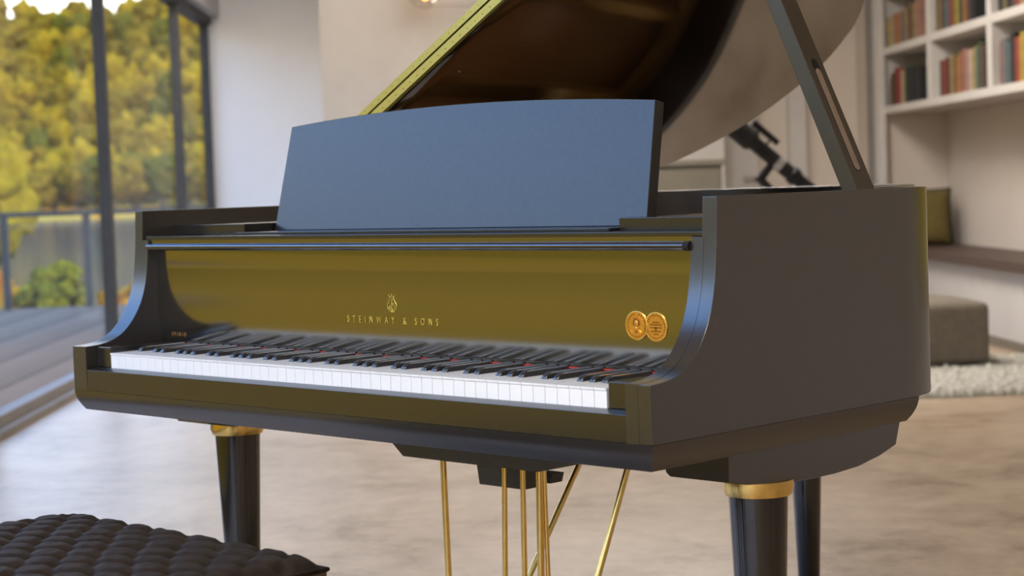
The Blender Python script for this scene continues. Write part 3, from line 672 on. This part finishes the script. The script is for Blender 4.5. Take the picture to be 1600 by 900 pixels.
# medallions
def medal(x, z, y, front):
    b = B(); n = 48; r = .0212
    def circ(rr, yy): return [(x + rr * math.cos(2 * PI * i / n), yy, z + rr * math.sin(2 * PI * i / n)) for i in range(n)]
    ring_loft(b, [circ(r, y), circ(r, y - .0010), circ(r - .0006, y - .0015), circ(r - .0016, y - .0015), circ(r - .0021, y - .0009)])
    o = obj('medallion', b, M['gold'], fall, ang=40)
    yy = y - .0009
    b = B()
    for k in range(26):
        a = 2 * PI * k / 26
        if front and (abs(a - PI / 2) < .15): continue
        rr = .0166; cx, cz = x + rr * math.cos(a), z + rr * math.sin(a)
        mt = Matrix.Translation((cx, yy - .0001, cz)) @ Matrix.Rotation(-a, 4, 'Y')
        box(b, -.0011, .0011, -.0002, .0002, -.0012, .0012, mt)
    if not front:
        for q, wd in ((.0065, .0065), (.0030, .0115), (-.0012, .0115), (-.0065, .0100), (-.0105, .005)):
            box(b, x - wd, x + wd, yy - .0003, yy + .0001, z + q - .0010, z + q + .0010)
        box(b, x - .0015, x + .0015, yy - .0003, yy + .0001, z - .006, z + .0)
    obj('raised_lettering', b, M['golddk'], o)
    if front:
        b = B()
        ring_loft(b, [circ(.0139, yy), circ(.0139, yy - .0003), circ(.0133, yy - .0003), circ(.0133, yy)], cap=False)
        def sb(c, rx, ry, rz):
            res = bmesh.ops.create_icosphere(b, subdivisions=2, radius=1)
            for v in res['verts']: v.co = Vector((x + c[0] + v.co.x * rx, yy + v.co.y * ry, z + c[1] + v.co.z * rz))
        sb((0, .0036), .0046, .0020, .0062); sb((-.0002, -.0036), .0028, .0014, .0034); sb((0, .0030), .0012, .0028, .0016)
        prism(b, [(x - .0085, z - .0128), (x + .0085, z - .0128), (x + .0080, z - .0090), (x + .0036, z - .0058), (x - .0036, z - .0058), (x - .0080, z - .0090)], 'y', yy - .0012, yy)
        obj('portrait_relief', b, M['gold'], o, ang=60)
        b = B()
        ring = []
        prism(b, [(x - .0054, z + .001), (x - .0050, z + .0080), (x - .0030, z + .0106), (x, z + .0114), (x + .0032, z + .0106), (x + .0054, z + .0080), (x + .0058, z + .000), (x + .0042, z + .0012), (x + .0036, z + .0066), (x, z + .0082), (x - .0034, z + .0066), (x - .0040, z + .0012)], 'y', yy - .0019, yy - .0003)
        box(b, x - .0032, x + .0032, yy - .0021, yy - .0012, z - .0006, z + .0001); box(b, x - .0020, x + .0020, yy - .0016, yy - .0008, z - .0105, z - .0068)
        obj('hair_relief', b, M['golddk'], o, ang=60)
medal(.5800, .7860, .1626, False)
medal(.5440, .7870, .1620, True)
# top shelf behind the fallboard, side rails for the desk
ZS = .9165
b = B(); box(b, -W + T1 + .0003, W - T1 - .0003, .1508, .36, ZS - .0008, .9215, bev=.0008); obj('desk_shelf', b, M['satin'], piano)
for s in (1, -1):
    b = B(); x0, x1 = sorted((s * .462, s * (W - T1 - .0004))); box(b, x0, x1, .222, .47, .9217, .9405, bev=.001); obj('desk_rail', b, M['satin'], piano)
b = B(); box(b, -.4605, .4605, .200, .40, .9217, .9262, bev=.001); obj('desk_slide', b, M['satin'], piano)
# music desk
t0 = Vector((0, .2885, .9265)); t1 = Vector((0, .3300, 1.1175)); upv = (t1 - t0)
def desk():
    b = B(); n = 28; fr = []
    for i in range(n + 1):
        a = i / n * 2 - 1
        top = t1 + upv.normalized() * (.018 * (1 - a * a))
        fr.append((a * .4470, top))
    nrm = Vector((0, upv.z, -upv.y)).normalized() * .022
    outline = [Vector((-.4575, t0.y, t0.z)), Vector((.4575, t0.y, t0.z))] + [Vector((x, p.y, p.z)) for x, p in reversed(fr)]
    back = [p + nrm for p in outline]
    for p in back[:2]: p.z = t0.z
    ring_loft(b, [outline, back]); bevel_sharp(b, .0008, 50, 1); return b
dk = obj('music_desk', desk(), M['desk'], piano, ang=30)
b = B(); tube(b, [(-.4535, .313, .985), (-.462, .313, .985)], .0045, 12); obj('pivot_knob', b, M['hole'], dk)
b = B()
for x in (-.25, .25): box(b, x - .012, x + .012, .36, .372, .9265, 1.03, Matrix.Translation((x, .36, .93)) @ Matrix.Rotation(.45, 4, 'X') @ Matrix.Translation((-x, -.36, -.93)))
obj('support_strut', b, M['matte'], dk)
# inside: soundboard, bronze plate, strings
inn2 = [p for p in inset(outl, T1 + .001)][len(arm) - 1: len(outl) - len(arm) + 1]
inn2 = [p for p in inn2 if p.y > .43]
def slab(poly, z0, z1): b = B(); prism(b, [(p.x, p.y) for p in poly], 'z', z0, z1); return b
obj('soundboard', slab(inn2, .800, .808), M['spruce'], piano)
inn3 = [p for p in inset(outl, T1 + .004)][len(arm) - 1: len(outl) - len(arm) + 1]
inn4 = [p for p in inset(outl, T1 + .06)][len(arm) - 1: len(outl) - len(arm) + 1]
i3 = [(a, c) for a, c in zip(inn3, inn4) if a.y > .46]
b = B(); ring_loft(b, [[(a.x, a.y, .84), (a.x, a.y, .865), (c.x, c.y, .865), (c.x, c.y, .84)] for a, c in i3])
box(b, -W + T1 + .004, W - T1 - .004, .36, .60, .845, .868)
for xa, xb, ye in ((-.45, -.50, 1.50), (-.18, -.28, 1.60), (.10, .02, 1.52), (.36, .33, 1.10)):
    ring_loft(b, [[(xa - .014, .58, .85), (xa + .014, .58, .85), (xa + .014, .58, .885), (xa - .014, .58, .885)], [(xb - .014, ye, .85), (xb + .014, ye, .85), (xb + .014, ye, .875), (xb - .014, ye, .875)]])
obj('iron_plate', b, M['plate'], piano)
def ymax(x):
    best = .7
    for a, c in zip(inn2[:-1], inn2[1:]):
        if (a.x - x) * (c.x - x) <= 0 and a.x != c.x: best = max(best, a.y + (c.y - a.y) * (x - a.x) / (c.x - a.x))
    return best
b = B()
for k in range(110):
    x = -.64 + 1.28 * k / 109; y1 = ymax(x) - .09
    if y1 > .66:
        tube(b, [(x, .52, .8725), (x - .01, y1, .8725)], .0007, 4)
o = obj('strings', b, M['wire'], piano); o['kind'] = 'stuff'
b = B(); box(b, -.64, .60, .585, .615, .876, .905, bev=.003); obj('damper_rail', b, M['matte'], piano)
# lid
TH = math.radians(28.4)
LM = Matrix.Translation((-W, 0, H)) @ Matrix.Rotation(-TH, 4, 'Y') @ Matrix.Translation((W, 0, 0))     # closed plan -> open
loutl = [Vector(p) for p in [(W + .008, .5295), (W + .008, .62)]] + [p + Vector((0.006, 0.006)) if p.x > 0 else p + Vector((-.002, .006)) for p in curve[8:]] + [Vector((-W, .5295))]
def lid_mesh():
    b = B()
    def loop(ins, z):
        pts = []
        for p in loutl:
            y = p.y
            if abs(y - .5295) < 1e-6: y = .5295 + ins
            pts.append(LM @ Vector((p.x, y, z)))
        return pts
    ring_loft(b, [loop(.033, 0), loop(.004, .009), loop(0, .0115), loop(0, .0325)])
    return b
lid = obj('lid', lid_mesh(), M['lidin'], piano, ang=25)
def lbox(name, x0, x1, y0, y1, z0, z1, m, parent, bev=0):
    b = B(); box(b, x0, x1, y0, y1, z0, z1, LM, bev=bev); return obj(name, b, M[m], parent)
fl = lbox('front_flap', -W, W + .008, .5290, .86, .0345, .0500, 'satin', lid, .001)
lbox('long_hinge', -W + .004, W, .5270, .5292, .0145, .0305, 'hinge', lid)
lbox('long_hinge', -W + .004, W, .5265, .5288, .0345, .0478, 'hinge', fl)
b = B()
for k in range(60):
    x = -W + .02 + k * .0232
    for zz in (.0215, .041):
        c = LM @ Vector((x, .5268, zz)); bmesh.ops.create_icosphere(b, subdivisions=1, radius=.0012, matrix=Matrix.Translation(c))
o = obj('hinge_screws', b, M['golddk'], lid); o['kind'] = 'stuff'
for xs, ys in ((-.335, .585), (-.195, .585)):
    b = B(); c = LM @ Vector((xs, ys, -.0005)); bmesh.ops.create_icosphere(b, subdivisions=2, radius=.0022, matrix=Matrix.Translation(c)); obj('bumper_button', b, M['grey'], lid)
for y in (.75, 1.15):
    b = B(); tube(b, [(-W - .004, y - .04, H + .004), (-W - .004, y + .04, H + .004)], .006, 12); obj('side_hinge', b, M['brass'], lid)
# lid prop, square to the lid
pb = Vector((.682, .537, .945)); pd = Vector((-math.sin(TH - .07), 0, math.cos(TH - .07)))
s_hit = None
nl = Vector((math.sin(TH), 0, -math.cos(TH))); p0 = Vector((-W, 0, H))
ln = (p0 - pb).dot(nl) / pd.dot(nl) - .004
def prop_mesh(w0, w1, th, l0, l1):
    b = B(); sx = Vector((pd.z, 0, -pd.x))
    rings = []
    for k in range(9):
        f_ = k / 8; c = pb + pd * (l0 + (l1 - l0) * f_); hw = (w0 + (w1 - w0) * f_) / 2
        rings.append([c + sx * th / 2 + Vector((0, hw, 0)), c + sx * th / 2 - Vector((0, hw, 0)), c - sx * th / 2 - Vector((0, hw, 0)), c - sx * th / 2 + Vector((0, hw, 0))])
    ring_loft(b, rings); bevel_sharp(b, .001, 50, 1); return b
prop = obj('lid_prop', prop_mesh(.048, .036, .026, 0, ln), M['side'], piano, ang=30)
sx = Vector((pd.z, 0, -pd.x))
def slot(m, l0, l1, hw, off, name, th):
    b = B(); pts = []; n = 10
    for k in range(n + 1):
        a = PI * k / n; pts.append((l1 + hw * math.sin(a), hw * math.cos(a)))
    for k in range(n + 1):
        a = PI + PI * k / n; pts.append((l0 + hw * math.sin(a), hw * math.cos(a)))
    rings = [[pb + pd * p[0] + Vector((0, p[1], 0)) + sx * (.013 + o_) for p in pts] for o_ in (-th, off)]
    ring_loft(b, rings); return obj(name, b, M[m], prop)
slot('hole', .060, .238, .0078, .0003, 'prop_slot', .004)
slot('pink', .060, .222, .0064, .0009, 'short_prop', .004)
# leg blocks, legs
def leg_geo(parent_name, x, y, ztop, zf, r0, r1, block=None):
    lg = None
    b = B(); prof = [(r1 * .8, .085), (r1, .095), (r1 + (r0 - r1) * .5, .30), (r0, zf)]
    lathe(b, prof, (x, y, 0), 40); lg = obj('leg', b, M['leg'], piano, ang=40)
    b = B(); lathe(b, [(r0 * 1.08, zf - .001), (r0 * 1.13, zf), (r0 * 1.20, zf + .010), (r0 * 1.20, ztop)], (x, y, 0), 40); obj('ferrule', b, M['brass'], lg, ang=30)
    b = B(); lathe(b, [(r1 * .75, .055), (r1 * .82, .06), (r1 * .82, .0855)], (x, y, 0), 24); obj('caster_socket', b, M['brass'], lg)
    b = B(); tube(b, [(x - .012, y + .01, .0285), (x + .012, y + .01, .0285)], .028, 24); box(b, x - .016, x + .016, y - .004, y + .012, .03, .056); obj('caster', b, M['brass'], lg, ang=40)
    return lg
for s in (1, -1):
    b = B(); rings = []
    for x, k in ((.545, .006), (.553, 0), (.66, 0), (.662, .001)) if s > 0 else ((.585, .006), (.593, 0), (.690, 0), (.692, .001)):
        prof = [(.215, .6068), (.215, .562), (.26, .553), (.307, .548), (.36, .5435), (.417, .541), (.475, .541), (.533, .544), (.59, .553), (.635, .565), (.650, .6068)]
        rings.append([(s * x, y, z + (k if z < .6 else 0)) for y, z in prof])
    ring_loft(b, rings); obj('leg_block', b, M['side'], piano, ang=25)
    leg_geo('leg', .620 if s > 0 else -.664, .335, .549, .5265, .0440, .027)
b = B(); box(b, -.22, .02, 1.33, 1.57, .60, .66, bev=.01); obj('leg_block', b, M['side'], piano)
leg_geo('leg', -.112, 1.45, .60, .575, .038, .023)
# case floor braces under the soundboard
b = B()
for (xa, ya, xb, yb) in ((-.60, .66, -.60, 1.4), (-.3, .66, -.24, 1.62), (0, .66, -.12, 1.6), (.3, .66, 0, 1.52)):
    dxy = Vector((xb - xa, yb - ya, 0)).normalized(); sd_ = Vector((dxy.y, -dxy.x, 0)) * .03
    ring_loft(b, [[Vector((xa, ya, .66)) - sd_, Vector((xa, ya, .66)) + sd_, Vector((xa, ya, .74)) + sd_, Vector((xa, ya, .74)) - sd_], [Vector((xb, yb, .66)) - sd_, Vector((xb, yb, .66)) + sd_, Vector((xb, yb, .74)) + sd_, Vector((xb, yb, .74)) - sd_]])
obj('back_posts', b, M['matte'], piano)
b = B(); box(b, -.6805, .6805, .55, .63, .6446, .80); obj('belly_rail', b, M['matte'], piano)
# pedal lyre
b = B(); prism(b, [(-.168, .520), (.168, .520), (.205, .548), (.205, .6068), (-.205, .6068), (-.205, .548)], 'y', .33, .52); bevel_sharp(b, .001, 30, 1)
ly = obj('pedal_lyre', b, M['matte'], piano, ang=25)
b = B(); prism(b, [(-.052, .470), (.060, .470), (.066, .5198), (-.060, .5198)], 'y', .405, .45); bevel_sharp(b, .001, 40, 1); obj('lyre_block', b, M['matte'], ly)
b = B(); prism(b, [(-.02, .472), (.060, .472), (.065, .489), (-.02, .489)], 'y', .47, .50); obj('lyre_bracket', b, M['matte'], ly)
def rod(name, a, c, r, m='brass', mid=None):
    b = B(); pts = [a, c] if not mid else [tuple(q) for q in catmull([a, mid, c], 8)]
    tube(b, pts, r, 14); return obj(name, b, M[m], ly, ang=60)
rod('lyre_rod', (-.117, .38, .522), (-.108, .378, .112), .0058)
rod('lyre_rod', (.1225, .38, .522), (.116, .378, .112), .0062)
rod('lyre_rod', (.029, .39, .522), (.018, .385, .112), .0048)
rod('lyre_rod', (.073, .39, .522), (.070, .385, .112), .0048)
rod('lyre_rod', (.1215, .392, .522), (.130, .388, .112), .0042)
rod('lyre_brace', (.066, .619, .606), (-.023, .356, .112), .0052)
rod('lyre_brace', (.173, .598, .606), (.116, .431, .112), .0056)
b = B(); box(b, -.17, .17, .31, .445, .062, .113, bev=.006); obj('pedal_box', b, M['side'], ly)
for x in (-.07, 0, .07):
    b = B(); ring_loft(b, [[(x - .008, .32, .068), (x + .008, .32, .068), (x + .008, .32, .076), (x - .008, .32, .076)], [(x - .009, .26, .062), (x + .009, .26, .062), (x + .009, .26, .070), (x - .009, .26, .070)], [(x - .018, .22, .052), (x + .018, .22, .052), (x + .018, .22, .060), (x - .018, .22, .060)], [(x - .014, .19, .048), (x + .014, .19, .048), (x + .014, .19, .055), (x - .014, .19, .055)]])
    obj('pedal', b, M['brass'], ly, ang=30)

# ================================================================== THE BENCH
bn = thing('piano_bench', 'dark brown tufted leather piano bench in front of the keyboard', 'bench', (0.030, -.470, 0))
b = B(); nx, ny = 150, 96; hx, hy = .318, .205; g = []
px_, py_ = .0795, .0683
def tuft(x, y):
    q_ = noise.noise_vector(Vector((x * 9, y * 9, 1.5))); x += q_.x * .010; y += q_.y * .010
    # diamond grid of buttons
    best = 9
    best2 = 9
    i = round(x / px_ * 2) ; res = 9
    for k in (-2, -1, 0, 1, 2):
        ii = i + k
        cx = ii * px_ / 2
        for jj in (-1, 0, 1, 2):
            j = math.floor(y / py_) + jj
            cy = (j + (0.5 if ii % 2 else 0)) * py_
            res = min(res, math.hypot(x - cx, y - cy))
    # creases along the diagonals between the buttons
    a = x / px_ + y / py_ * 0.5 * 2 / 1; c = x / px_ - y / py_
    a = x / px_ + y / py_; c = x / px_ - y / py_
    cr_ = min(abs(a - round(a)), abs(c - round(c)))
    return res, cr_
for i in range(nx + 1):
    row = []
    for j in range(ny + 1):
        x = -hx + 2 * hx * i / nx; y = -hy + 2 * hy * j / ny
        ex = min(hx - abs(x), hy - abs(y)); fall_ = min(1, ex / .03)
        d_, cr_ = tuft(x, y)
        z = .482 + .020 * math.sin(fall_ * PI / 2) + .006 * (1 - (x / hx) ** 2) * (1 - (y / hy) ** 2)
        fin = min(1, ex / .012)
        z += fin * (-.011 * math.exp(-(d_ / .010) ** 2) - .0042 * math.exp(-(cr_ / .12) ** 2) + .002)
        z += .0012 * noise.noise(Vector((x * 60, y * 60, 0)))
        row.append(b.verts.new((x, y, z)))
    g.append(row)
for i in range(nx):
    for j in range(ny): b.faces.new((g[i][j], g[i + 1][j], g[i + 1][j + 1], g[i][j + 1]))
obj('tufted_cushion', b, M['leather'], bn, ang=180)
b = B(); box(b, -hx, hx, -hy, hy, .40, .482, bev=.003); obj('side_panel', b, M['leather2'], bn)
b = B()
tube(b, [(-hx, -hy, .482), (hx, -hy, .482), (hx, hy, .482), (-hx, hy, .482), (-hx, -hy, .482)], .0035, 8, cap=False); obj('piping', b, M['leather'], bn)
b = B(); box(b, -hx + .01, hx - .01, -hy + .01, hy - .01, .36, .40, bev=.002); obj('frame', b, M['satin'], bn)
for sx_ in (-1, 1):
    for sy_ in (-1, 1):
        b = B(); x, y = sx_ * (hx - .04), sy_ * (hy - .04)
        ring_loft(b, [[(x - q, y - q, z), (x + q, y - q, z), (x + q, y + q, z), (x - q, y + q, z)] for z, q in ((0, .014), (.36, .024))]); obj('leg', b, M['satin'], bn)
